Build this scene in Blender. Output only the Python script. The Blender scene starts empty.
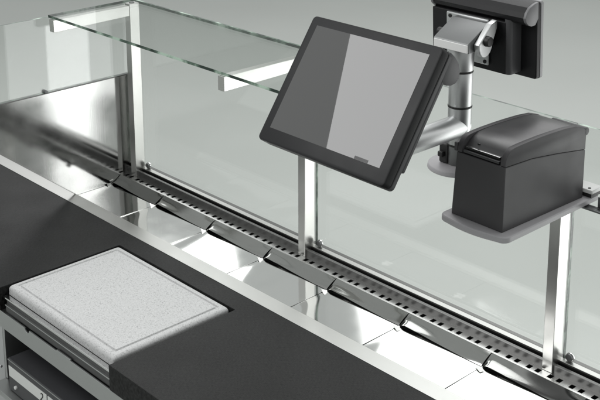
import bpy, bmesh, math, random
from mathutils import Vector, Matrix

random.seed(4)
scene = bpy.context.scene
col = scene.collection

# ----------------------------------------------------------------------------
# Layout numbers are taken relative to the camera, in camera heights above the
# worktop; S turns them into metres, O puts the floor at z = 0.
# ----------------------------------------------------------------------------
S = 1.5
OX, OY, OZ = 1.3, -1.2, 1.6


def W(p):
    return Vector(((p[0] + OX) * S, (p[1] + OY) * S, (p[2] + OZ) * S))


# ----------------------------------------------------------------------------
# mesh helpers
# ----------------------------------------------------------------------------
class MB:
    def __init__(self, M=None):
        self.bm = bmesh.new()
        self.M = M
        self.smooth_angle = math.radians(21)

    def _merge(self, b, mat=0, bev=0, seg=2):
        if bev:
            es = [e for e in b.edges if len(e.link_faces) == 2 and e.calc_face_angle(0) > math.radians(28)]
            bmesh.ops.bevel(b, geom=es, offset=bev, segments=seg, profile=0.5, affect='EDGES', clamp_overlap=True)
        for f in b.faces:
            f.material_index = mat
        me = bpy.data.meshes.new('tmp')
        b.to_mesh(me)
        b.free()
        self.bm.from_mesh(me)
        bpy.data.meshes.remove(me)

    def box(self, lo, hi, bev=0, mat=0, seg=2, M=None):
        b = bmesh.new()
        bmesh.ops.create_cube(b, size=1)
        for v in b.verts:
            v.co = Vector([lo[i] + (v.co[i] + .5) * (hi[i] - lo[i]) for i in range(3)])
        self._merge(self._x(b, M), mat, bev, seg)
        return self

    def _x(self, b, M):
        if M is not None:
            bmesh.ops.transform(b, matrix=M, verts=b.verts[:])
        return b

    def prism(self, pts, axis, a, c, bev=0, mat=0, seg=2, M=None):
        """polygon in the two other axes (cyclic order), extruded from a to c along axis"""
        b = bmesh.new()
        o = [(axis + 1) % 3, (axis + 2) % 3]

        def mk(p, t):
            q = [0, 0, 0]
            q[axis] = t
            q[o[0]], q[o[1]] = p
            return b.verts.new(q)
        A = [mk(p, a) for p in pts]
        C = [mk(p, c) for p in pts]
        n = len(pts)
        b.faces.new(A[::-1])
        b.faces.new(C)
        for i in range(n):
            b.faces.new((A[i], A[(i + 1) % n], C[(i + 1) % n], C[i]))
        bmesh.ops.recalc_face_normals(b, faces=b.faces[:])
        self._merge(self._x(b, M), mat, bev, seg)
        return self

    def cyl(self, p0, p1, r, r2=None, seg=40, bev=0, mat=0, M=None):
        p0, p1 = Vector(p0), Vector(p1)
        d = p1 - p0
        b = bmesh.new()
        bmesh.ops.create_cone(b, cap_ends=True, segments=seg, radius1=r, radius2=r if r2 is None else r2, depth=d.length)
        R = Vector((0, 0, 1)).rotation_difference(d.normalized()).to_matrix().to_4x4()
        bmesh.ops.transform(b, matrix=Matrix.Translation((p0 + p1) / 2) @ R, verts=b.verts[:])
        self._merge(self._x(b, M), mat, bev, 3)
        return self

    def tube(self, pts, r, seg=20, mat=0, M=None):
        b = bmesh.new()
        P = [Vector(p) for p in pts]
        rings = []
        N = None
        for i, p in enumerate(P):
            t = (P[min(i + 1, len(P) - 1)] - P[max(i - 1, 0)]).normalized()
            if N is None:
                N = t.orthogonal().normalized()
            N = (N - t * N.dot(t)).normalized()
            B = t.cross(N)
            rings.append([b.verts.new(p + (N * math.cos(a) + B * math.sin(a)) * r)
                          for a in [k * 2 * math.pi / seg for k in range(seg)]])
        for i in range(len(rings) - 1):
            for k in range(seg):
                b.faces.new((rings[i][k], rings[i][(k + 1) % seg], rings[i + 1][(k + 1) % seg], rings[i + 1][k]))
        b.faces.new(rings[0][::-1])
        b.faces.new(rings[-1])
        bmesh.ops.recalc_face_normals(b, faces=b.faces[:])
        self._merge(self._x(b, M), mat)
        return self

    def sheet(self, prof, axis, stations, th=0.0, mat=0):
        """open profile(s) swept: prof(t) -> list of points, for t in stations"""
        b = bmesh.new()
        rows = [[b.verts.new(q) for q in prof(t)] for t in stations]
        for i in range(len(rows) - 1):
            for k in range(len(rows[0]) - 1):
                b.faces.new((rows[i][k], rows[i][k + 1], rows[i + 1][k + 1], rows[i + 1][k]))
        bmesh.ops.recalc_face_normals(b, faces=b.faces[:])
        # make sure normals look up
        if sum(f.normal.z for f in b.faces) < 0:
            bmesh.ops.reverse_faces(b, faces=b.faces[:])
        if th:
            geo = bmesh.ops.solidify(b, geom=b.faces[:], thickness=th)
        self._merge(b, mat)
        return self

    def build(self, name, mats, parent=None, base=None, smooth=True):
        if self.M is not None:
            bmesh.ops.transform(self.bm, matrix=self.M, verts=self.bm.verts[:])
        for v in self.bm.verts:
            v.co = W(v.co)
        if base is not None:
            org = W(base)
        elif parent is not None:
            org = world_loc(parent)
        else:
            c = [v.co for v in self.bm.verts]
            org = Vector(((min(v.x for v in c) + max(v.x for v in c)) / 2,
                          (min(v.y for v in c) + max(v.y for v in c)) / 2, min(v.z for v in c)))
        for v in self.bm.verts:
            v.co -= org
        bmesh.ops.remove_doubles(self.bm, verts=self.bm.verts[:], dist=1e-6)
        me = bpy.data.meshes.new(name)
        self.bm.to_mesh(me)
        self.bm.free()
        if not isinstance(mats, (list, tuple)):
            mats = [mats]
        for m in mats:
            me.materials.append(m)
        if smooth:
            me.polygons.foreach_set('use_smooth', [True] * len(me.polygons))
            me.set_sharp_from_angle(angle=self.smooth_angle)
        o = bpy.data.objects.new(name, me)
        col.objects.link(o)
        if parent is not None:
            o.parent = parent
            o.location = org - world_loc(parent)
        else:
            o.location = org
        return o


def world_loc(o):
    p = Vector(o.location)
    while o.parent:
        o = o.parent
        p = p + Vector(o.location)
    return p


def thing(name, label, cat, base, group=None):
    o = bpy.data.objects.new(name, None)
    o.empty_display_size = .05
    col.objects.link(o)
    o.location = W(base)
    tag(o, label, cat, group)
    return o


def tag(o, label=None, cat=None, group=None, kind=None):
    if label:
        o['label'] = label
    if cat:
        o['category'] = cat
    if group:
        o['group'] = group
    if kind:
        o['kind'] = kind
    return o


# ----------------------------------------------------------------------------
# materials
# ----------------------------------------------------------------------------
def nodes_of(name):
    m = bpy.data.materials.new(name)
    m.use_nodes = True
    nt = m.node_tree
    return m, nt, nt.nodes['Principled BSDF']


def lnk(nt, a, b):
    nt.links.new(a, b)


def objco(nt, scale=(1, 1, 1)):
    tc = nt.nodes.new('ShaderNodeTexCoord')
    mp = nt.nodes.new('ShaderNodeMapping')
    mp.inputs['Scale'].default_value = scale
    lnk(nt, tc.outputs['Object'], mp.inputs['Vector'])
    return mp.outputs['Vector']


def noise(nt, vec, scale, detail=3, rough=.5):
    n = nt.nodes.new('ShaderNodeTexNoise')
    n.inputs['Scale'].default_value = scale
    n.inputs['Detail'].default_value = detail
    n.inputs['Roughness'].default_value = rough
    lnk(nt, vec, n.inputs['Vector'])
    return n.outputs['Fac']


def ramp(nt, fac, stops):
    r = nt.nodes.new('ShaderNodeValToRGB')
    e = r.color_ramp.elements
    while len(e) < len(stops):
        e.new(.5)
    for i, (p, c) in enumerate(stops):
        e[i].position = p
        e[i].color = (c, c, c, 1) if not isinstance(c, tuple) else (*c, 1)
    lnk(nt, fac, r.inputs['Fac'])
    return r.outputs['Color']


def bump(nt, h, strength, dist, bs):
    b = nt.nodes.new('ShaderNodeBump')
    b.inputs['Strength'].default_value = strength
    b.inputs['Distance'].default_value = dist
    lnk(nt, h, b.inputs['Height'])
    lnk(nt, b.outputs['Normal'], bs.inputs['Normal'])


def plastic(name, c, rough=.4, spec=.5, grain=0.0, gscale=900):
    m, nt, b = nodes_of(name)
    v = objco(nt)
    c = c if isinstance(c, tuple) else (c, c, c)
    n = noise(nt, v, 14, 4)
    b.inputs['Base Color'].default_value = (*c, 1)
    lnk(nt, ramp(nt, n, [(.3, max(.003, rough - .04)), (.7, rough + min(.04, rough * .3))]), b.inputs['Roughness'])
    b.inputs['Specular IOR Level'].default_value = spec
    if grain:
        bump(nt, noise(nt, v, gscale, 2), grain, .0006, b)
    return m


def metal(name, c, rough, brush=None, bstr=.15, rvar=.03, aniso=0.0):
    m, nt, b = nodes_of(name)
    c = c if isinstance(c, tuple) else (c, c, c)
    b.inputs['Metallic'].default_value = 1
    b.inputs['Base Color'].default_value = (*c, 1)
    v = objco(nt)
    lnk(nt, ramp(nt, noise(nt, v, 9, 5), [(.3, max(0.01, rough - rvar)), (.7, rough + rvar)]), b.inputs['Roughness'])
    if brush:
        v2 = objco(nt, brush)
        bump(nt, noise(nt, v2, 1, 3, .6), bstr, .0004, b)
    return m


def glassmat(name, tint, refl=1.0):
    """thin clear pane: see-through with a fresnel mirror on top"""
    m = bpy.data.materials.new(name)
    m.use_nodes = True
    nt = m.node_tree
    nt.nodes.clear()
    out = nt.nodes.new('ShaderNodeOutputMaterial')
    tr = nt.nodes.new('ShaderNodeBsdfTransparent')
    gl = nt.nodes.new('ShaderNodeBsdfGlossy')
    mx = nt.nodes.new('ShaderNodeMixShader')
    fr = nt.nodes.new('ShaderNodeFresnel')
    # rays are not bent inside the thin pane, so both faces use the outside angle
    gm = nt.nodes.new('ShaderNodeNewGeometry')
    io = nt.nodes.new('ShaderNodeMapRange')
    io.inputs['To Min'].default_value = 1.5
    io.inputs['To Max'].default_value = 1 / 1.5
    lnk(nt, gm.outputs['Backfacing'], io.inputs['Value'])
    lnk(nt, io.outputs['Result'], fr.inputs['IOR'])
    tr.inputs['Color'].default_value = (*tint, 1)
    gl.inputs['Roughness'].default_value = .004
    gl.inputs['Color'].default_value = (refl, refl, refl, 1)
    v = objco(nt)
    # very faint smears on the pane so that the reflection is not perfect
    r = ramp(nt, noise(nt, v, 5, 6, .6), [(.35, .002), (.75, .03)])
    lnk(nt, r, gl.inputs['Roughness'])
    lnk(nt, fr.outputs['Fac'], mx.inputs['Fac'])
    lnk(nt, tr.outputs[0], mx.inputs[1])
    lnk(nt, gl.outputs[0], mx.inputs[2])
    lnk(nt, mx.outputs[0], out.inputs['Surface'])
    return m


def edgemat(name):
    """polished green edge of a float glass pane"""
    m, nt, b = nodes_of(name)
    v = objco(nt)
    c = ramp(nt, noise(nt, v, 16, 3), [(.40, (.014, .030, .022)), (.52, (.11, .17, .13)), (.62, (.45, .58, .48))])  # pale green stops paint the edge's glints into the colour
    lnk(nt, c, b.inputs['Base Color'])
    b.inputs['Roughness'].default_value = .28
    b.inputs['Specular IOR Level'].default_value = .6
    return m


# worktop: dark laminate with a fine woven grain
def worktop_mat():
    m, nt, b = nodes_of('dark_laminate')
    vx = objco(nt, (110, 900, 110))
    vy = objco(nt, (900, 110, 110))
    a = noise(nt, vx, 1, 2)
    c = noise(nt, vy, 1, 2)
    mx = nt.nodes.new('ShaderNodeMath')
    mx.operation = 'ADD'
    lnk(nt, a, mx.inputs[0])
    lnk(nt, c, mx.inputs[1])
    hf = nt.nodes.new('ShaderNodeMath')
    hf.operation = 'MULTIPLY'
    hf.inputs[1].default_value = .5
    lnk(nt, mx.outputs[0], hf.inputs[0])
    lnk(nt, ramp(nt, hf.outputs[0], [(.38, .003), (.62, .024)]), b.inputs['Base Color'])
    lnk(nt, ramp(nt, noise(nt, objco(nt), 6, 4), [(.3, .40), (.7, .48)]), b.inputs['Roughness'])
    b.inputs['Specular IOR Level'].default_value = .16
    bump(nt, hf.outputs[0], .35, .0006, b)
    return m


def board_mat():
    m, nt, b = nodes_of('speckled_board')
    v = objco(nt)
    n1 = noise(nt, v, 300, 3)
    n2 = noise(nt, v, 150, 3)
    r1 = ramp(nt, n1, [(.30, .36), (.40, .54), (.60, .58), (.72, .66)])
    r2 = ramp(nt, n2, [(.33, .82), (.46, 1.0)])
    mx = nt.nodes.new('ShaderNodeMix')
    mx.data_type = 'RGBA'
    mx.blend_type = 'MULTIPLY'
    mx.inputs['Factor'].default_value = 1
    lnk(nt, r1, mx.inputs['A'])
    lnk(nt, r2, mx.inputs['B'])
    lnk(nt, mx.outputs['Result'], b.inputs['Base Color'])
    b.inputs['Roughness'].default_value = .5
    bump(nt, n1, .15, .0008, b)
    return m


def backdrop_mat():
    m, nt, b = nodes_of('backdrop_paper')
    v = objco(nt)
    lnk(nt, ramp(nt, noise(nt, v, .7, 3), [(.3, (.50, .518, .498)), (.7, (.53, .548, .528))]), b.inputs['Base Color'])
    b.inputs['Roughness'].default_value = .85
    b.inputs['Specular IOR Level'].default_value = .2
    return m


M_work = worktop_mat()
M_board = board_mat()
M_back = backdrop_mat()
M_pan = metal('polished_steel', (.78, .78, .77), .075, rvar=.025)
M_rim = metal('steel_rim', (.42, .42, .41), .11, rvar=.03)  # darker than the pan steel: dark reflections put into the colour
M_strip = metal('satin_steel', (.54, .54, .525), .36, (6, 700, 700), .12)
M_vent = metal('steel_vent', (.66, .66, .65), .26, (5, 600, 600), .1)
M_rail = metal('steel_rail', (.16, .16, .157), .38, (4, 500, 500), .1)
M_panel = metal('brushed_panel', (.42, .42, .415), .10, (500, 500, 4), .05)
M_post = metal('anodised_post', (.66, .66, .64), .30, (700, 700, 5), .12)
M_alu = metal('alu_tube', (.60, .61, .61), .42, rvar=.03)
M_alud = metal('alu_grey', (.20, .205, .205), .48, rvar=.05)
M_white = plastic('pale_cast', (.78, .78, .77), .35)
M_platep = plastic('grey_powder_coat', (.42, .41, .425), .42, .5, .15, 1500)
M_sheet = metal('galvanised', (.55, .56, .555), .38, (5, 300, 300), .1)
M_black = plastic('black_rubber', .012, .5)
M_bezel = plastic('dark_bezel', (.012, .0123, .0133), .45, .28, .12, 1400)
M_house = plastic('dark_housing', (.068, .068, .071), .50, .4, .12, 1400)
M_houseb = plastic('black_housing', (.010, .010, .011), .42, .3, .12, 1400)
M_house2 = plastic('cap_grey', (.15, .15, .155), .45)
M_frame2 = plastic('frame_grey', (.26, .26, .265), .45)
M_print = plastic('printer_plastic', (.062, .060, .063), .50, .32, .12, 1600)
M_printf = plastic('printer_front_plastic', (.045, .045, .047), .45, .45, .12, 1600)
M_lid = plastic('printer_lid_plastic', (.040, .039, .041), .38, .7, .05, 1600)
M_screen = plastic('screen_glass', (.10, .10, .10), .012, .55)
M_chrome = metal('chrome', .85, .08)
M_label = plastic('paper_label', (.72, .73, .71), .55)
M_ink = plastic('ink', .03, .6)
M_glass = glassmat('clear_glass', (.984, .993, .987))
M_gedge = edgemat('glass_edge')
M_cab = plastic('cabinet_grey', (.45, .46, .46), .45)
M_slotin = plastic('dark_duct', .035, .6)

# ----------------------------------------------------------------------------
# setting: one seamless studio sweep
# ----------------------------------------------------------------------------
b = bmesh.new()
prof = [(-4.0, -1.6), (0, -1.6), (3, -1.6), (6.5, -1.6)]
for k in range(1, 13):
    a = k / 12 * math.pi / 2
    prof.append((6.5 + 2.5 * math.sin(a), -1.6 + 2.5 * (1 - math.cos(a))))
prof.append((9.0, 3.2))
mb = MB()
mb.sheet(lambda t: [(t, y, z) for y, z in prof], 0, [-14, -9, -4, 1, 5])
bd = mb.build('backdrop', M_back, base=(-4, 3, -1.6))
tag(bd, kind='structure')

# ----------------------------------------------------------------------------
# the serving counter
# ----------------------------------------------------------------------------
XL, XR = -3.3, -0.30        # counter ends (the left one lies beyond the end panel)
PX = -2.072                 # face of the mirror polished end panel
BX0, BX1, BY0, BY1 = -1.788, -1.424, .917, 1.180   # opening of the cutting board
FY = .908                   # front edge of the worktop

ctr = thing('serving_counter', 'long serving counter with dark worktop, steel edge strip and slotted vent', 'counter',
            (-1.3, 1.1, -1.6))
# worktop: four slabs round the board's opening, one mesh
ZT, ZB = -1.0, -1.0464
mb = MB()


def ring_top():
    b = bmesh.new()
    outer = [(XL, FY), (BX0, FY), (BX0, BY1), (BX1, BY1), (BX1, FY), (XR, FY), (XR, 1.2245), (XL, 1.2245)]
    A = [b.verts.new((x, y, ZB)) for x, y in outer]
    C = [b.verts.new((x, y, ZT)) for x, y in outer]
    b.faces.new(A[::-1])
    b.faces.new(C)
    n = len(A)
    for i in range(n):
        b.faces.new((A[i], A[(i + 1) % n], C[(i + 1) % n], C[i]))
    bmesh.ops.recalc_face_normals(b, faces=b.faces[:])
    return b


mb._merge(ring_top(), 0, .0013, 2)
mb.build('worktop', M_work, ctr)
# steel strip along the back edge of the worktop
MB().box((XL, 1.2250, -1.006), (XR, 1.2595, -.9995), .0006).build('edge_strip', M_strip, ctr)
# well below the pans
mb = MB()
mb.box((PX, 1.2600, -1.14), (XR, 1.385, -1.135))
mb.box((PX, 1.2560, -1.14), (XR, 1.2598, -1.008))
mb.build('pan_well', M_slotin, ctr)
# slotted vent strip
Y0, Y1, ZV = 1.3805, 1.4015, -.9850
s0, s1 = 1.3840, 1.3952
mb = MB()
cuts = []
x = -.851 + .04 * 14
while x > PX:
    for dx in (-.0083, .0083):
        cuts.append((x + dx - .0041, x + dx + .0041))
    x -= .04
cuts = sorted(c for c in cuts if c[0] > PX + .004 and c[1] < XR - .004)
mb.box((PX, Y0, ZV - .0012), (XR, s0, ZV))
mb.box((PX, s1, ZV - .0012), (XR, Y1, ZV))
px = PX
for a, c in cuts:
    mb.box((px, s0, ZV - .0012), (a, s1, ZV))
    px = c
mb.box((px, s0, ZV - .0012), (XR, s1, ZV))
mb.box((PX, Y0 - .0011, -1.06), (XR, Y0, ZV))
mb.build('vent_strip', M_vent, ctr)
MB().box((-.8258, 1.2604, -1.0030), (XR, 1.3795, -1.0005), .0005).build('well_cover', M_strip, ctr)
MB().box((PX, 1.381, -1.02), (XR, 1.4014, -1.0)).build('vent_duct', M_slotin, ctr)
# stepped glass rail
prof = [(1.4015, -1.02), (1.4015, -.9715), (1.4020, -.9710), (1.4075, -.9710), (1.4080, -.9715), (1.4080, -.985),
        (1.4150, -.985), (1.4150, -.9705), (1.4265, -.9705), (1.4265, -.985), (1.4330, -.985),
        (1.4330, -.9720), (1.4420, -.9720), (1.4420, -1.10), (1.4030, -1.10), (1.4030, -1.02)]
MB().prism(prof, 0, PX, XR).build('glass_rail', M_rail, ctr)
MB().box((PX, 1.4152, -.9704), (XR, 1.4263, -.9675), .0004).build('glass_channel', M_strip, ctr)  # brighter metal than the rail: reflected floor light put into the colour
MB().box((PX, 1.4082, -.9848), (XR, 1.4148, -.9838)).build('groove_strip', M_black, ctr)  # black strip along the floor of the rail groove
# board rest: bright lip and two dark profiles, then the flat rail with its cut-outs
MB().box((BX0 + .004, .9140, -1.0205), (BX1 - .0015, .9240, -1.0165), .0008).build('board_rest', M_chrome, ctr)
mb = MB()
mb.box((BX0 + .012, .9165, -1.0300), (BX1 - .0015, .9300, -1.0207), .0005)
mb.box((BX0 + .012, .9135, -1.0460), (BX1 - .0015, .9300, -1.0320), .0005)
mb.build('board_runner', plastic('dark_profile', .05, .3), ctr)
MB().box((BX0 + .012, .9120, -1.0320), (BX1 - .0015, .9300, -1.0300), .0003).build('runner_trim', M_sheet, ctr)
# flat front rail (x, z outline)
zt, zb = -1.0466, -1.0815
pts = [(XR, zb), (XR, zt), (-1.545, zt), (-1.545, zt + .003), (-1.590, zt + .003), (-1.590, zt), (-1.684, zt)]
for k in range(0, 7):
    a = math.pi * k / 6
    pts.append((-1.692 + .008 * math.cos(a), zt - .007 * math.sin(a)))
pts += [(-1.700, zt), (BX0 - .012, zt), (BX0 - .012, zb)]
MB().prism([(z, xx) for xx, z in pts], 1, .9085, .9115, .0004, M=None).build('front_rail', M_sheet, ctr)
# carcass: left of the recess, the recess walls and shelf
mb = MB()
mb.box((XL, .915, -1.598), (BX0 - .012, 1.40, ZB - .002))
mb.box((BX1 + .09, .915, -1.598), (XR, 1.2550, -1.083))
mb.box((BX1 + .0905, 1.2555, -1.598), (XR, 1.40, -1.145))
mb.box((BX0 - .0118, .916, -1.597), (BX1 + .0898, 1.2395, -1.2070))
mb.box((XL, 1.24, -1.598), (BX1 + .09, 1.40, -1.145))
mb.build('carcass', M_cab, ctr)
mb = MB()
mb.box((BX0 - .0115, .885, -1.206), (BX1 + .09, 1.239, -1.196), .0008)
mb.build('recess_shelf', M_sheet, ctr)
mb = MB()
mb.box((BX0 - .0115, .915, -1.195), (BX0 - .004, 1.239, -1.083), .0006)
mb.build('recess_side', M_sheet, ctr)
MB().tube([(BX0 - .004, .893, -1.150), (BX0 + .018, .893, -1.150)], .0025, 12).build('shelf_peg', M_chrome, ctr)

# ----------------------------------------------------------------------------
# cutting board
# ----------------------------------------------------------------------------
bx0, bx1, by0, by1 = -1.7840, -1.4350, .9250, 1.1765
mb = MB()
zt = -.9885
b = bmesh.new()


def rrect(x0, x1, y0, y1, r, z, n=6):
    out = []
    for cx, cy, a0 in ((x1 - r, y1 - r, 0), (x0 + r, y1 - r, 90), (x0 + r, y0 + r, 180), (x1 - r, y0 + r, 270)):
        for k in range(n + 1):
            a = math.radians(a0 + 90 * k / n)
            out.append((cx + r * math.cos(a), cy + r * math.sin(a), z))
    return out


def loft(b, rings, cap0=True, cap1=True):
    R = [[b.verts.new(p) for p in r] for r in rings]
    n = len(R[0])
    for i in range(len(R) - 1):
        for k in range(n):
            b.faces.new((R[i][k], R[i][(k + 1) % n], R[i + 1][(k + 1) % n], R[i + 1][k]))
    if cap0:
        b.faces.new(R[0][::-1])
    if cap1:
        b.faces.new(R[-1])
    bmesh.ops.recalc_face_normals(b, faces=b.faces[:])


rings = [rrect(bx0, bx1, by0, by1, .004, -1.0163)]
for k in range(0, 7):                       # rounded shoulder
    a = math.pi / 2 * k / 6
    ins = .0085 * (1 - math.cos(a))
    rings.append(rrect(bx0 + ins, bx1 - ins, by0 + ins, by1 - ins, .005, -1.0065 + .0085 * math.sin(a)))
for ins, dz in ((.0128, 0), (.0140, -.0026), (.0166, -.0026), (.0178, 0)):   # routed line
    rings.append(rrect(bx0 + ins, bx1 - ins, by0 + ins, by1 - ins, .003, -.9980 + dz))
loft(b, rings)
mb._merge(b)
mb.smooth_angle = math.radians(30)
cb = mb.build('cutting_board', M_board)
tag(cb, 'pale speckled cutting board with rounded edges set into the dark worktop', 'cutting board')

# ----------------------------------------------------------------------------
# steel pans
# ----------------------------------------------------------------------------
PW = .1795
seams = [-1.006 + PW * k for k in range(0, -7, -1)]     # left edges, right to left
seams[-1] = PX + .0005
texts = ['steel pan cut by the bottom edge of the photo, nearest the right post',
         'bright steel pan second from the right, in front of the right post',
         'steel pan below the printer, third from the right, half white half grey',
         'grey reflecting steel pan below the touchscreen and middle post, fourth from the right',
         'grey steel pan behind the right corner of the cutting board, third from the left end',
         'steel pan second from the mirror end panel, with dark streak',
         'steel pan touching the mirror end panel at the far left']


def make_pan(x0, x1, label):
    t = thing('steel_pan', label, 'steel pan', ((x0 + x1) / 2, 1.31, -1.05), 'steel pans in a row behind the worktop')
    g = .0004
    xa, xb = x0 + g, x1 - g
    n = 26

    def base(tv):
        # flat bottom; the left end dips in a shallow radius, the front edge turns down
        row = []
        for k in range(n + 1):
            s = k / n
            y = 1.2603 + s * (1.3525 - 1.2603)
            d = (tv - xa) / (xb - xa)
            z = -1.0006 - .0013 * (.2 + .8 * (1 - s)) * math.exp(-(d / (.035 + .12 * (1 - s))) ** 2) - .0004 * math.sin(math.pi * d)
            row.append((tv, y, z))
        return row
    st = [xa + (xb - xa) * k / 44 for k in range(45)]
    MB().sheet(base, 0, st, .0008).build('pan_base', M_pan, t)

    def rim(tv):
        d = (tv - xa) / (xb - xa)
        lift = .0052 * math.exp(-(d / .45) ** 2)          # back rim stands off further at the left
        endc = math.exp(-(d / .028) ** 2)                 # folded left corner
        pts = []
        for k in range(11):
            s = k / 10
            y = 1.3535 + .0268 * s - .002 * endc
            rb = .0020 * math.exp(-((1 - d) / .24) ** 2) - .0007 * math.exp(-((d - .12) / .16) ** 2)
            z = -1.0 + lift + (.0147 - lift) * (s ** .85) + (rb - .0012) * math.sin(math.pi * s) - .0065 * endc * (1 - s)
            pts.append((tv, y, z))
        return pts
    st = [xa + .0006 + (xb - xa - .0012) * (k / 50) ** 1.4 for k in range(51)]
    MB().sheet(rim, 0, st, .0009).build('back_rim', M_rim, t)
    # folded gusset at the left back corner, tilted to glint from the back softbox
    H = (Vector((0, 0, 0)) - Vector((xa, 1.35, -1.0))).normalized() + (Vector((-2.4, 3.5, .8)) - Vector((xa, 1.35, -1.0))).normalized()
    gb = bmesh.new()
    tri = [(xa - .0060, 1.3440), (xa + .0010, 1.3530), (xa + .0110, 1.3440), (xa + .0090, 1.3370)]
    vs = [gb.verts.new((gx, gy, -.9990 - (H.x * (gx - xa) + H.y * (gy - 1.349)) / H.z)) for gx, gy in tri]
    gb.faces.new(vs)
    bmesh.ops.recalc_face_normals(gb, faces=gb.faces[:])
    if next(iter(gb.faces)).normal.z < 0:
        bmesh.ops.reverse_faces(gb, faces=gb.faces[:])
    bmesh.ops.solidify(gb, geom=gb.faces[:], thickness=.0006)
    mb = MB()
    mb._merge(gb)
    mb.build('corner_gusset', M_rim, t)
    # dark block under the pan: shadow of the rim gap put into its colour
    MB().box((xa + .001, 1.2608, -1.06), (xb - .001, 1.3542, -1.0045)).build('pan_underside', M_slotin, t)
    return t


for k, x0 in enumerate(seams):
    x1 = -1.006 + PW if k == 0 else seams[k - 1]
    make_pan(x0, x1, texts[k])

# ----------------------------------------------------------------------------
# end panel at the far left: mirror steel below, clear pane above
# ----------------------------------------------------------------------------
ep = thing('end_panel', 'mirror polished steel end panel with sloping front and glass pane above at far left', 'end panel',
           (PX, 1.34, -1.12))
pp_ = [(1.4325, -1.12), (1.4325, -.7490), (.90, -.7490), (.90, -.7700), (1.0447, -.8300), (1.0777, -.8573), (1.1603, -.9230), (1.2500, -.9946), (1.2606, -1.0030), (1.2606, -1.12)]
MB().prism(pp_, 0, PX - .004, PX, .0003).build('steel_panel', M_panel, ep)


def pane(mb, lo, hi):
    """glass slab: broad faces clear (0), narrow edges green (1)"""
    b = bmesh.new()
    bmesh.ops.create_cube(b, size=1)
    for v in b.verts:
        v.co = Vector([lo[i] + (v.co[i] + .5) * (hi[i] - lo[i]) for i in range(3)])
    bmesh.ops.recalc_face_normals(b, faces=b.faces[:])
    d = [hi[i] - lo[i] for i in range(3)]
    thin = d.index(min(d))
    me = bpy.data.meshes.new('tmp')
    for f in b.faces:
        f.material_index = 0 if abs(f.normal[thin]) > .9 else 1
    b.to_mesh(me)
    b.free()
    mb.bm.from_mesh(me)
    bpy.data.meshes.remove(me)


mb = MB()
pane(mb, (PX - .0065, .82, -.7465), (PX - .0015, 1.4250, -.5795))
mb.build('glass_pane', [M_glass, M_gedge], ep)
MB().box((PX - .010, .80, -.7488), (PX + .0008, 1.4325, -.7466), .0003).build('edge_channel', M_rail, ep)
MB().cyl((PX - .011, 1.196, -.7440), (PX + .003, 1.196, -.7440), .0042, bev=.001, seg=20).build('pane_clamp', M_alud, ep)

# ----------------------------------------------------------------------------
# posts with cantilever brackets
# ----------------------------------------------------------------------------
ZTOP = -.5790
PY0, PY1 = 1.3980, 1.4235


def make_post(x0, label, bracket=True):
    x1 = x0 + .0190
    t = thing('guard_post', label, 'post', (x0 + .0095, 1.411, -.985), 'square metal posts of the glass guard')
    MB().box((x0, PY0, -.9848), (x1, PY1, -.5755), .0007).build('upright', M_post, t)
    if bracket:
        b = [(1.2035, ZTOP - .0270), (PY0 - .0002, ZTOP - .0235), (PY0 - .0002, ZTOP), (1.2035, ZTOP)]
        MB().prism(b, 0, x0 + .001, x1 - .001, .0006).build('bracket', M_post, t)
    MB().cyl((x0 + .0095, 1.4105, -.5755), (x0 + .0095, 1.4105, -.5735), .006, bev=.0006, seg=20).build('cap_screw', M_alud, t)
    return t


make_post(-2.0545, 'square metal post in the left corner beside the mirror end panel')
make_post(-1.4895, 'square metal post below the lower left corner of the touchscreen')
make_post(-.9215, 'square metal post rising below the printer plate, the right one', False)

# ----------------------------------------------------------------------------
# front glass panes
# ----------------------------------------------------------------------------
GY0, GY1 = 1.4272, 1.4318
pn = [(-2.0700, -2.0355, 'narrow strip of front glass between end panel and left post'),
      (-2.0345, -1.4712, 'upright front glass pane between left corner post and middle post'),
      (-1.4690, -.9030, 'upright front glass pane behind touchscreen stand, right of middle post'),
      (-.9008, -.3300, 'upright front glass pane right of the right post, cut by photo edge')]
pn = pn[1:]
for a, c, lab in pn:
    if a == -2.0345:
        a = -2.0690
    t = thing('front_glass', lab, 'glass pane', ((a + c) / 2, 1.4295, -.9845), 'front panes of the glass guard')
    mb = MB()
    pane(mb, (a, GY0, -.9840), (c, GY1, -.5735))
    mb.build('glass_sheet', [M_glass, M_gedge], t)
    kx = {-2.069: -2.0225}.get(round(a, 3), a + .0125)
    mb = MB()
    mb.cyl((kx, 1.4205, -.9605), (kx, 1.4268, -.9605), .0062, bev=.0012, seg=24)
    mb.build('clamp_knob', M_alud, t)
    MB().cyl((kx, 1.4242, -.9605), (kx, 1.4266, -.9605), .0074, seg=24, bev=.0005).build('knob_ring', M_chrome, t)

# the glass shelf on the brackets
t = thing('glass_shelf', 'flat glass shelf with green edge resting on the two white brackets', 'glass shelf',
          (-1.7, 1.32, ZTOP), None)
mb = MB()
pane(mb, (-2.0660, 1.2090, ZTOP + .0003), (-1.2000, 1.4262, ZTOP + .0058))
mb.build('glass_sheet', [M_glass, M_gedge], t)

# ----------------------------------------------------------------------------
# touchscreen
# ----------------------------------------------------------------------------
def frame(C, yaw, tilt, roll):
    u = Vector((math.cos(yaw), math.sin(yaw), 0))
    f = Vector((math.sin(yaw), -math.cos(yaw), 0))
    n = f * math.cos(tilt) + Vector((0, 0, 1)) * math.sin(tilt)
    v = n.cross(u)
    u2 = u * math.cos(roll) + v * math.sin(roll)
    v2 = v * math.cos(roll) - u * math.sin(roll)
    M = Matrix.Identity(4)
    for i in range(3):
        M[i][0], M[i][1], M[i][2], M[i][3] = u2[i], v2[i], n[i], C[i]
    return M


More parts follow.
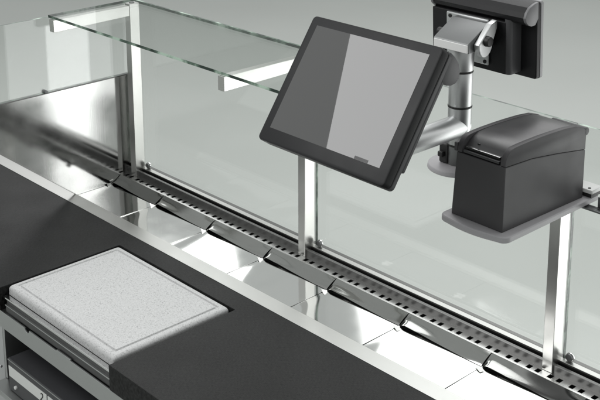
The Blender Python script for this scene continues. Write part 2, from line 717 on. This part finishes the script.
def rslab(b, w, h, r, levels):
    """rounded rectangle slab in u,v at the given (n, inset) levels"""
    rings = []
    for z, ins in levels:
        rings.append([(x, y, z) for x, y, _ in rrect(-w / 2 + ins, w / 2 - ins, -h / 2 + ins, h / 2 - ins, max(r - ins, .0008), 0, 5)])
    loft(b, rings)


MT = frame((-1.04, 1.067, -.4803), -.0309, .6022, .0087)
w, h = .2524, .1995
ts = thing('touchscreen', 'big dark framed touchscreen tilted back on a silver pole arm', 'touchscreen', (-1.04, 1.08, -.575))
mb = MB(MT)
b = bmesh.new()
rslab(b, w, h, .007, [(-.0143, .0012), (-.0135, 0), (-.003, 0), (-.0008, .0009), (0, .0028)])
mb._merge(b)
mb.smooth_angle = math.radians(24)
mb.build('front_frame', M_bezel, ts)
sw, sh = .2186, .1640
mb = MB(MT)
mb.box((-.0012 - sw / 2, .0036 - sh / 2, -.001), (-.0012 + sw / 2, .0036 + sh / 2, .00035), 0)
mb.build('screen', M_screen, ts)
mb = MB(MT)
mb.box((-.0012 + sw / 2 - .047, .0036 - sh / 2 + .0002, .0001), (-.0012 + sw / 2 - .0222, .0036 - sh / 2 + .0045, .00062), .0001)
mb.build('screen_tab', plastic('screen_tab_grey', .03, .4), ts)
mb = MB(MT)
b = bmesh.new()
rslab(b, w, h, .006, [(-.0165, .0016), (-.0140, .0016)])
mb._merge(b)
mb.build('seam', M_black, ts)
mb = MB(MT)
b = bmesh.new()
rslab(b, w, h, .007, [(-.0255, .004), (-.0235, .001), (-.0225, 0), (-.0170, 0), (-.0162, .0010)])
mb._merge(b)
# thicker field over the upper part of the back
mb.box((-w / 2 + .0004, -h / 2 + .028, -.0305), (w / 2 - .0004, h / 2 - .02, -.0225), .003)
hb = mb.build('rear_housing', M_house, ts)
# rounded bulge along the top of the back (profile in n, v looking along u)


def bulge(M, w, h, s, name, mat, capmat, parent):
    pr = [(0, .0163), (.0015, .028), (.006, .041), (.014, .0495), (.023, .053), (.031, .0505), (.037, .044), (.0405, .036), (.0405, .0250), (.030, .0163)]
    pr = [(h / 2 - a * s, -c * s) for a, c in pr]
    mb = MB(M)
    mb.prism(pr, 0, -w / 2 + .0050, w / 2 - .0050, 0)
    mb.smooth_angle = math.radians(24)
    mb.build(name, mat, parent)
    for sg in (-1, 1):
        mb = MB(M)
        a, c = (w / 2 - .0052, w / 2 - .0003)
        mb.prism(pr, 0, sg * a, sg * c, .0006)
        mb.smooth_angle = math.radians(24)
        mb.build('end_cap', capmat, parent)


bulge(MT, w, h, 1.0, 'hinge_bulge', M_house, M_house, ts)

# ----------------------------------------------------------------------------
# silver pole with arm and tilting head
# ----------------------------------------------------------------------------
PXP, PYP = -1.0630, 1.3465
pole = thing('pole_stand', 'silver pole stand with round foot, black rings and side arm', 'pole stand', (PXP, PYP, -.665))
mb = MB()
mb.cyl((PXP, PYP, -.6680), (PXP, PYP, -.6600), .0490, .0470, seg=64, bev=.002)
mb.build('foot_disc', M_platep, pole)
mb = MB()
mb.cyl((PXP, PYP, -.6600), (PXP, PYP, -.6290), .0186, seg=48, bev=.0008)
mb.build('foot_collar', M_alud, pole)
mb = MB()
mb.box((PXP - .0235, PYP - .020, -.6598), (PXP - .006, PYP - .002, -.6270), .003)
mb.box((PXP - .021, PYP - .027, -.6480), (PXP - .011, PYP - .019, -.6390), .002)
mb.build('foot_clamp', M_black, pole)
mb = MB()
mb.cyl((PXP, PYP, -.6270), (PXP, PYP, -.5660), .0185, seg=48, bev=.0006)
mb.cyl((PXP, PYP, -.5630), (PXP, PYP, -.5085), .0185, seg=48, bev=.0006)
mb.build('pole_tube', M_alu, pole)
for z in (-.6290, -.5660, -.5085):
    MB().cyl((PXP, PYP, z), (PXP, PYP, z + .0030), .0193, seg=48, bev=.0006).build('black_ring', M_black, pole)
MB().cyl((PXP, PYP, -.5055), (PXP, PYP, -.4700), .0190, .0200, seg=48, bev=.0008).build('head_collar', M_alu, pole)
# arm: straight tube towards the staff side, then up to the back of the screen
za = -.5975
pts = [(PXP + .0005, PYP + .010, za), (PXP, 1.20, za)]
c = Vector((PXP, 1.175, za + .025))
mb = MB()
mb.cyl((PXP + .0002, PYP + .011, za), (PXP, 1.195, za), .0182, seg=48, bev=.006)
mb.build('arm_tube', M_alu, pole)
mb = MB()
mb.tube([(PXP, 1.20, za), (PXP, 1.185, za + .001), (PXP, 1.172, za + .007), (PXP, 1.160, za + .020), (PXP, 1.150, za + .045), (PXP, 1.140, za + .085)], .0150, 24)
mb.build('arm_elbow', M_alu, pole)
mb = MB(MT)
mb.box((-.055, -.040, -.0420), (.010, .022, -.0300), .002)
mb.box((-.042, -.025, -.0720), (.000, .012, -.0405), .004)
mb.build('screen_mount', M_alud, pole)
# head with slanted top and white front
hx0, hx1 = -1.0965, -1.0290
prof = [(1.3200, -.4690), (1.3180, -.4550), (1.3205, -.4525), (1.3640, -.4290), (1.3766, -.4290), (1.3766, -.4690)]
MB().prism(prof, 0, hx0, hx1, .0010).build('tilt_head', M_alud, pole)
MB().box((hx0 + .0015, 1.3165, -.4680), (hx1 - .0005, 1.3192, -.4555), .0006).build('head_front', M_white, pole)
mb = MB()
sh_ = []
for k in range(9):
    a = math.pi * (1 + k / 8)
    sh_.append((1.3475 + .0170 * math.cos(a), -.4560 + .0215 * math.sin(a)))
sh_ += [(1.3740, -.4360), (1.3740, -.4230), (1.3600, -.4270)]
mb.prism(sh_, 0, hx1 + .0004, hx1 + .0110, .0015)
mb.build('head_cheek', M_chrome if False else M_alu, pole)
MB().cyl((hx1 + .008, 1.3490, -.4520), (hx1 + .0185, 1.3490, -.4520), .0088, .0075, seg=24, bev=.0015).build('head_knob', M_black, pole)
MB().cyl((hx0 - .010, 1.3420, -.4500), (hx0 + .002, 1.3420, -.4500), .0062, seg=24, bev=.0015).build('head_knob', M_black, pole)

# ----------------------------------------------------------------------------
# customer display on the head, its back towards us
# ----------------------------------------------------------------------------
dw, dh = .1890, .1240
MD = frame((-1.0620, 1.4260, -.4530), math.pi - .02, .05, 0)
cd = thing('customer_display', 'small customer display seen from behind at the top of the pole', 'display', (-1.062, 1.40, -.515))
mb = MB(MD)
b = bmesh.new()
rslab(b, dw, dh, .005, [(-.0080, .001), (-.0074, 0), (-.002, 0), (0, .002)])
mb._merge(b)
mb.build('front_frame', M_frame2, cd)
MB(MD).box((-dw / 2 + .014, -dh / 2 + .014, -.001), (dw / 2 - .014, dh / 2 - .012, .0004)).build('screen', M_screen, cd)
mb = MB(MD)
b = bmesh.new()
rslab(b, dw, dh, .005, [(-.0165, .0030), (-.0155, .0008), (-.0100, .0002), (-.0084, .0010)])
mb._merge(b)
mb.box((-dw / 2 + .036, -dh / 2 + .007, -.0440), (dw / 2 - .003, dh / 2 - .032, -.0150), .002)
mb.build('rear_housing', M_houseb, cd)
mb = MB(MD)
mb.cyl((-dw / 2 + .0365, -dh / 2 + .008, -.0375), (-dw / 2 + .0365, dh / 2 - .028, -.0375), .0066, seg=24)
mb.box((-dw / 2 + .030, -dh / 2 + .008, -.0380), (-dw / 2 + .0365, dh / 2 - .028, -.0160), 0)
mb.build('rear_rib', M_house, cd)
bulge(MD, dw, dh, .86, 'hinge_bulge', M_houseb, M_house2, cd)
mb = MB(MD)
mb.box((-.0265, -.0455, -.0492), (.0580, .0290, -.0442), .0025)
vp_ = mb.build('mounting_plate', M_white if False else M_alu, cd)
for sx, sy in ((-.0205, .0225), (.0495, .0225), (-.0205, -.0395), (.0495, -.0395)):
    mb = MB(MD)
    mb.cyl((sx, sy, -.0490), (sx, sy, -.0506), .0032, seg=16, bev=.0005)
    mb.build('screw', M_black, vp_)

# ----------------------------------------------------------------------------
# printer plate and receipt printer
# ----------------------------------------------------------------------------
PZ = -.6605
yaw = math.radians(-1.5)
MP = Matrix.Translation((-.8549, 1.1835, PZ)) @ Matrix.Rotation(yaw, 4, 'Z')
MPL = Matrix.Translation((-.8549, 1.1835, PZ))
pp = thing('printer_plate', 'grey tongue shaped plate with rounded corners carrying the receipt printer', 'plate', (-.9, 1.27, PZ - .01))
b = bmesh.new()
out = []
x0, x1, y0, y1, r = -.1030, .0140, -.0120, .2142, .014


def tongue(ins, z):
    o = []
    for cx, cy, a0 in ((x1 - r, y0 + r * 1.6, 270), ):
        pass
    P = []
    # front edge bows outwards a little
    for k in range(9):
        s = k / 8
        P.append((x0 + r + (x1 - x0 - 2 * r) * s, y0 - .006 * math.sin(math.pi * s) + ins))
    for k in range(1, 8):
        a = math.radians(-90 + 90 * k / 7)
        P.append((x1 - r + (r - ins) * math.cos(a), y0 + r + (r - ins) * math.sin(a)))
    P += [(x1 - ins, y1 - ins), (x0 + ins, y1 - ins)]
    for k in range(0, 7):
        a = math.radians(180 + 90 * k / 7)
        P.append((x0 + r + (r - ins) * math.cos(a), y0 + r + (r - ins) * math.sin(a)))
    return [(p[0], p[1], z) for p in P]


loft(b, [tongue(.0015, -.0100), tongue(0, -.0085), tongue(0, -.0020), tongue(.0012, -.0005), tongue(.0025, 0)])
mb = MB(MPL)
mb._merge(b)
mb.smooth_angle = math.radians(24)
mb.build('plate_sheet', M_platep, pp)
# clamp block at the back end and its slotted tongue
mb = MB(MPL)
mb.box((-.0165, .1920, .0058), (.0170, .2200, .0125), .0018)
mb.build('clamp_block', M_white, pp)
mb = MB(MPL)
mb.box((-.0145, .1935, .0001), (.0150, .2180, .0057), 0)  # black block stands in for the dark gap under the clamp
mb.build('clamp_gap_block', M_black, pp)
MB(MPL).cyl((.0090, .1975, .0120), (.0090, .1975, .0134), .0022, seg=16).build('clamp_screw', M_black, pp)
mb = MB(MPL)
mb.box((.0060, .1800, -.0140), (.0900, .1850, -.0110), .0006)
mb.box((.0060, .1900, -.0140), (.0900, .1950, -.0110), .0006)
mb.box((.0060, .1850, -.0140), (.0310, .1900, -.0110), .0006)
mb.box((.0260, .1940, -.0140), (.0900, .2120, .0050), .0006)
mb.build('slotted_tongue', M_alud, pp)
# arm from the plate to the pole's foot and to the post behind (behind the printer)
mb = MB()
mb.box((-1.0200, 1.3250, -.6720), (-.9300, 1.3680, -.6685), .001)
mb.box((-.9350, 1.3300, -.6722), (-.9050, 1.3978, -.6712), .0003)
mb.build('link_arm', M_platep, pp)

pr = thing('receipt_printer', 'dark grey receipt printer with rounded lid on the grey plate', 'printer', (-.9, 1.27, PZ))
# side outline in local y (depth), z; x from -.0905 to 0
lw = .0905
body = [(0, 0), (.1870, 0), (.1870, .0745), (.1200, .0850), (.0600, .0925), (.0015, .0945)]
mb = MB(MP)
b = bmesh.new()
A, C = [], []
for y, z in body:
    tp = .0050 * (z / .09)             # front face narrows a little upwards on the left
    A.append(b.verts.new((-lw + tp, y, z)))
    C.append(b.verts.new((0 - .0004 * (z / .09), y, z)))
b.faces.new(A)
b.faces.new(C[::-1])
n = len(A)
for i in range(n):
    b.faces.new((A[i], C[i], C[(i + 1) % n], A[(i + 1) % n]))
bmesh.ops.recalc_face_normals(b, faces=b.faces[:])
mb._merge(b, 0, .0012, 2)
mb.build('body', M_print, pr)


def lid_prof(top0=0.0, inset=0.0):
    P = [(.0015 + inset, .0951), (.0600, .0930), (.1200, .0855), (.1870, .0750)]
    Q = [(.1872, .0980), (.1850, .1050), (.1780, .1105), (.1600, .1160), (.1350, .1185), (.1050, .1196), (.0800, .1200), (.0500, .1198), (.0330, .1192)]
    for k in range(0, 8):
        a = math.radians(90 + 90 * k / 7)
        Q.append((.0225 + inset + .0210 * math.cos(a), .0970 + .0215 * math.sin(a)))
    return P + Q


def prism_local(mb, pts, xa, xb, bev=0, mat=0, taper=0.0):
    mb.prism(pts, 0, xa, xb, bev, mat)


# lid: two flat side cheeks and the curved top between them
for xa, xb, nm in ((-.0090, -.0004, 'lid_cheek'), (-lw + .0060, -lw + .0140, 'lid_cheek')):
    mb = MB(MP)
    prism_local(mb, lid_prof(), xa, xb, .0008)
    mb.smooth_angle = math.radians(30)
    mb.build(nm, M_print, pr)
mb = MB(MP)
P = [(.0075, .0960), (.0600, .0940), (.1200, .0865), (.1866, .0760)]
Q = [(.1868, .0978), (.1846, .1046), (.1776, .1100), (.1598, .1155), (.1350, .1180), (.1050, .1191), (.0800, .1195), (.0520, .1191),
     (.0360, .1180), (.0250, .1150), (.0165, .1095), (.0110, .1040), (.0090, .1030), (.0090, .0995), (.0060, .0985)]
mb.prism(P + Q, 0, -lw + .0142, -.0092, .0004)
mb.smooth_angle = math.radians(30)
mb.build('lid', M_lid, pr)
# paper slot with bright cutter edge
mb = MB(MP)
mb.box((-lw + .0170, .0058, .1012), (-.0140, .0200, .1042), 0)
mb.build('paper_slot', M_black, pr)
mb = MB(MP)
mb.box((-lw + .0170, .0062, .1038), (-.0140, .0086, .1044), .0002)
mb.build('cutter_blade', M_chrome, pr)
mb = MB(MP)
mb.box((-lw + .0165, .0020, .0962), (-.0120, .0075, .1000), .0006)
mb.build('slot_lip', M_printf, pr)
mb = MB(MP)
mb.box((-.0600, .0150, .1080), (-.0560, .0185, .1100), .0003)
mb.build('indicator', M_black, pr)
mb = MB(MP)
mb.box((-lw + .0005, .0010, .0950), (-lw + .0058, .0130, .1080), .0012)
mb.build('latch_button', M_house, pr)
mb = MB(MP)
mb.cyl((-lw + .030, .1880, .1020), (-.0004, .1880, .1020), .0060, seg=28, bev=.0008)
mb.build('hinge_barrel', M_house, pr)

# ----------------------------------------------------------------------------
# dark appliance in the recess under the board
# ----------------------------------------------------------------------------
ap = thing('counter_appliance', 'dark box appliance with white numbered label inside the recess below the board', 'appliance',
           (-1.6, .98, -1.195))
DX0, DX1, DY0, DY1, DZ0, DZ1 = -1.7565, -1.360, .9000, 1.2000, -1.1950, -1.1282
MB().box((DX0, DY0, DZ0), (DX1, DY1, DZ1), .0016).build('casing', plastic('appliance_casing', (.055, .056, .060), .4, .5, .15, 1200), ap)
MB().box((DX0 + .001, DY0 - .0012, DZ1 - .0032), (DX1 - .001, DY0 + .001, DZ1 - .0014), .0003).build('trim_line', M_sheet, ap)
MB().box((DX0 + .0030, DY0 - .0012, -1.1640), (-1.6180, DY0 + .0005, -1.1425), .0003).build('label_plate', M_label, ap)
MB().box((-1.6140, DY0 - .0012, -1.1640), (-1.5300, DY0 + .0005, -1.1425), .0003).build('label_plate', M_label, ap)
MB().cyl((-1.7300, DY0 - .004, -1.1790), (-1.7300, DY0 + .001, -1.1790), .0035, seg=20, bev=.0008).build('button', M_white, ap)
fc = bpy.data.curves.new('numeral_curve', 'FONT')
fc.body = '2'
fc.size = .0235 * S
fc.extrude = .0004 * S
fc.shear = .25
tmp = bpy.data.objects.new('numeral_tmp', fc)
col.objects.link(tmp)
dg = bpy.context.evaluated_depsgraph_get()
me = bpy.data.meshes.new_from_object(tmp.evaluated_get(dg))
bpy.data.objects.remove(tmp)
me.materials.clear()
me.materials.append(M_ink)
R = Matrix.Rotation(math.radians(90), 4, 'X')
me.transform(R)
num = bpy.data.objects.new('numeral', me)
col.objects.link(num)
num.parent = ap
num.location = W((-1.6420, DY0 - .0014, -1.1618)) - Vector(ap.location)

# ----------------------------------------------------------------------------
# light: studio lamps only
# ----------------------------------------------------------------------------
wd = bpy.data.worlds.new('World')
scene.world = wd
wd.use_nodes = True
wd.node_tree.nodes['Background'].inputs['Color'].default_value = (.97, 1.0, .985, 1)
wd.node_tree.nodes['Background'].inputs['Strength'].default_value = .52


def lamp(name, p, target, sx, sy, radiance, color=(1, 1, 1), spread=math.pi):
    L = bpy.data.lights.new(name, 'AREA')
    L.shape = 'RECTANGLE'
    L.size, L.size_y = sx * S, sy * S
    L.energy = radiance * math.pi * L.size * L.size_y
    L.color = color
    L.spread = spread
    o = bpy.data.objects.new(name, L)
    col.objects.link(o)
    o.location = W(p)
    d = W(target) - W(p)
    o.rotation_euler = d.to_track_quat('-Z', 'Y').to_euler()
    return o


# softbox behind the counter, seen in the pans; its left edge stands where the pans turn white
# (helper below gives a lamp explicit axes)
ED = Vector((-3.01, 3.175, .46))
EX, EY = Vector((.72, .36, .0)), Vector((-.10, .20, 1))
# low tall light from the right back
lamp('softbox_right', (-.49, 2.22, -.62), (-2.07, 1.28, -.62), .16, 1.9, 3.6)
lamp('added_fill_right', (-.30, 2.36, -1.04), (-2.07, 1.24, -1.04), 1.25, .78, 1.7)  # unseen fill added to lighten the end pane and metal sides
lamp('softbox_left', (-4.25, 2.78, .90), (-1.75, 1.18, -1.0), 1.2, .95, 2.9)
# staff side key, mirrored in the touchscreen
def lamp_axes(name, p, xa, ya, sx, sy, radiance):
    o = lamp(name, p, (0, 0, 0), sx, sy, radiance)
    ya = Vector(ya).normalized()
    xa = Vector(xa)
    xa = (xa - ya * xa.dot(ya)).normalized()
    za = xa.cross(ya)
    m = Matrix.Identity(4)
    for i in range(3):
        m[i][0], m[i][1], m[i][2] = xa[i], ya[i], za[i]
    o.rotation_euler = m.to_euler()
    return o


e0 = Vector((-2.46, .05, .50))              # middle of the edge mirrored across the screen
ey = Vector((-.045, .185, .203)).normalized()
ex = Vector((.62, -.28, .35))
ex = (ex - ey * ex.dot(ey)).normalized()
lamp_axes('softbox_back', ED + EX.normalized() * .75 + EY.normalized() * .15, -EX, EY, 1.5, 1.1, 1.5)
kf = lamp_axes('softbox_front', e0 + ex * .6 + ey * .1, ex, ey, 1.2, 1.3, 2.4)
kf.data.spread = math.radians(120)
# overhead
lamp('softbox_top', (-2.2, 3.3, 2.4), (-2.3, 3.1, -1.6), 3.0, 3.0, 3.2)

# ----------------------------------------------------------------------------
# camera
# ----------------------------------------------------------------------------
F_PX, CX, CY = 1131.92, 273.06, 18.90
yaw, pit, rol = math.radians(48.1009), math.radians(14.0278), math.radians(-.44815)
fw = Vector((-math.sin(yaw) * math.cos(pit), math.cos(yaw) * math.cos(pit), -math.sin(pit)))
rt = Vector((math.cos(yaw), math.sin(yaw), 0))
up = rt.cross(fw)
rt2 = rt * math.cos(rol) + up * math.sin(rol)
up2 = up * math.cos(rol) - rt * math.sin(rol)
cam = bpy.data.cameras.new('camera')
cam.sensor_fit = 'HORIZONTAL'
cam.sensor_width = 36
cam.lens = F_PX / 600 * 36
cam.shift_x = (300 - CX) / 600
cam.shift_y = (CY - 200) / 600
cam.clip_start = .05
cam.clip_end = 200
co = bpy.data.objects.new('camera', cam)
col.objects.link(co)
Mx = Matrix.Identity(4)
for i in range(3):
    Mx[i][0], Mx[i][1], Mx[i][2] = rt2[i], up2[i], -fw[i]
Mx.translation = W((0, 0, 0))
co.matrix_world = Mx
scene.camera = co

scene.view_settings.view_transform = 'Standard'
scene.view_settings.look = 'None'
scene.view_settings.gamma = 1
scene.view_settings.exposure = 0
scene.render.engine = 'CYCLES'
scene.cycles.use_denoising = True
scene.cycles.max_bounces = 14
scene.cycles.transparent_max_bounces = 16
scene.cycles.glossy_bounces = 8
scene.cycles.caustics_reflective = False
scene.cycles.caustics_refractive = False
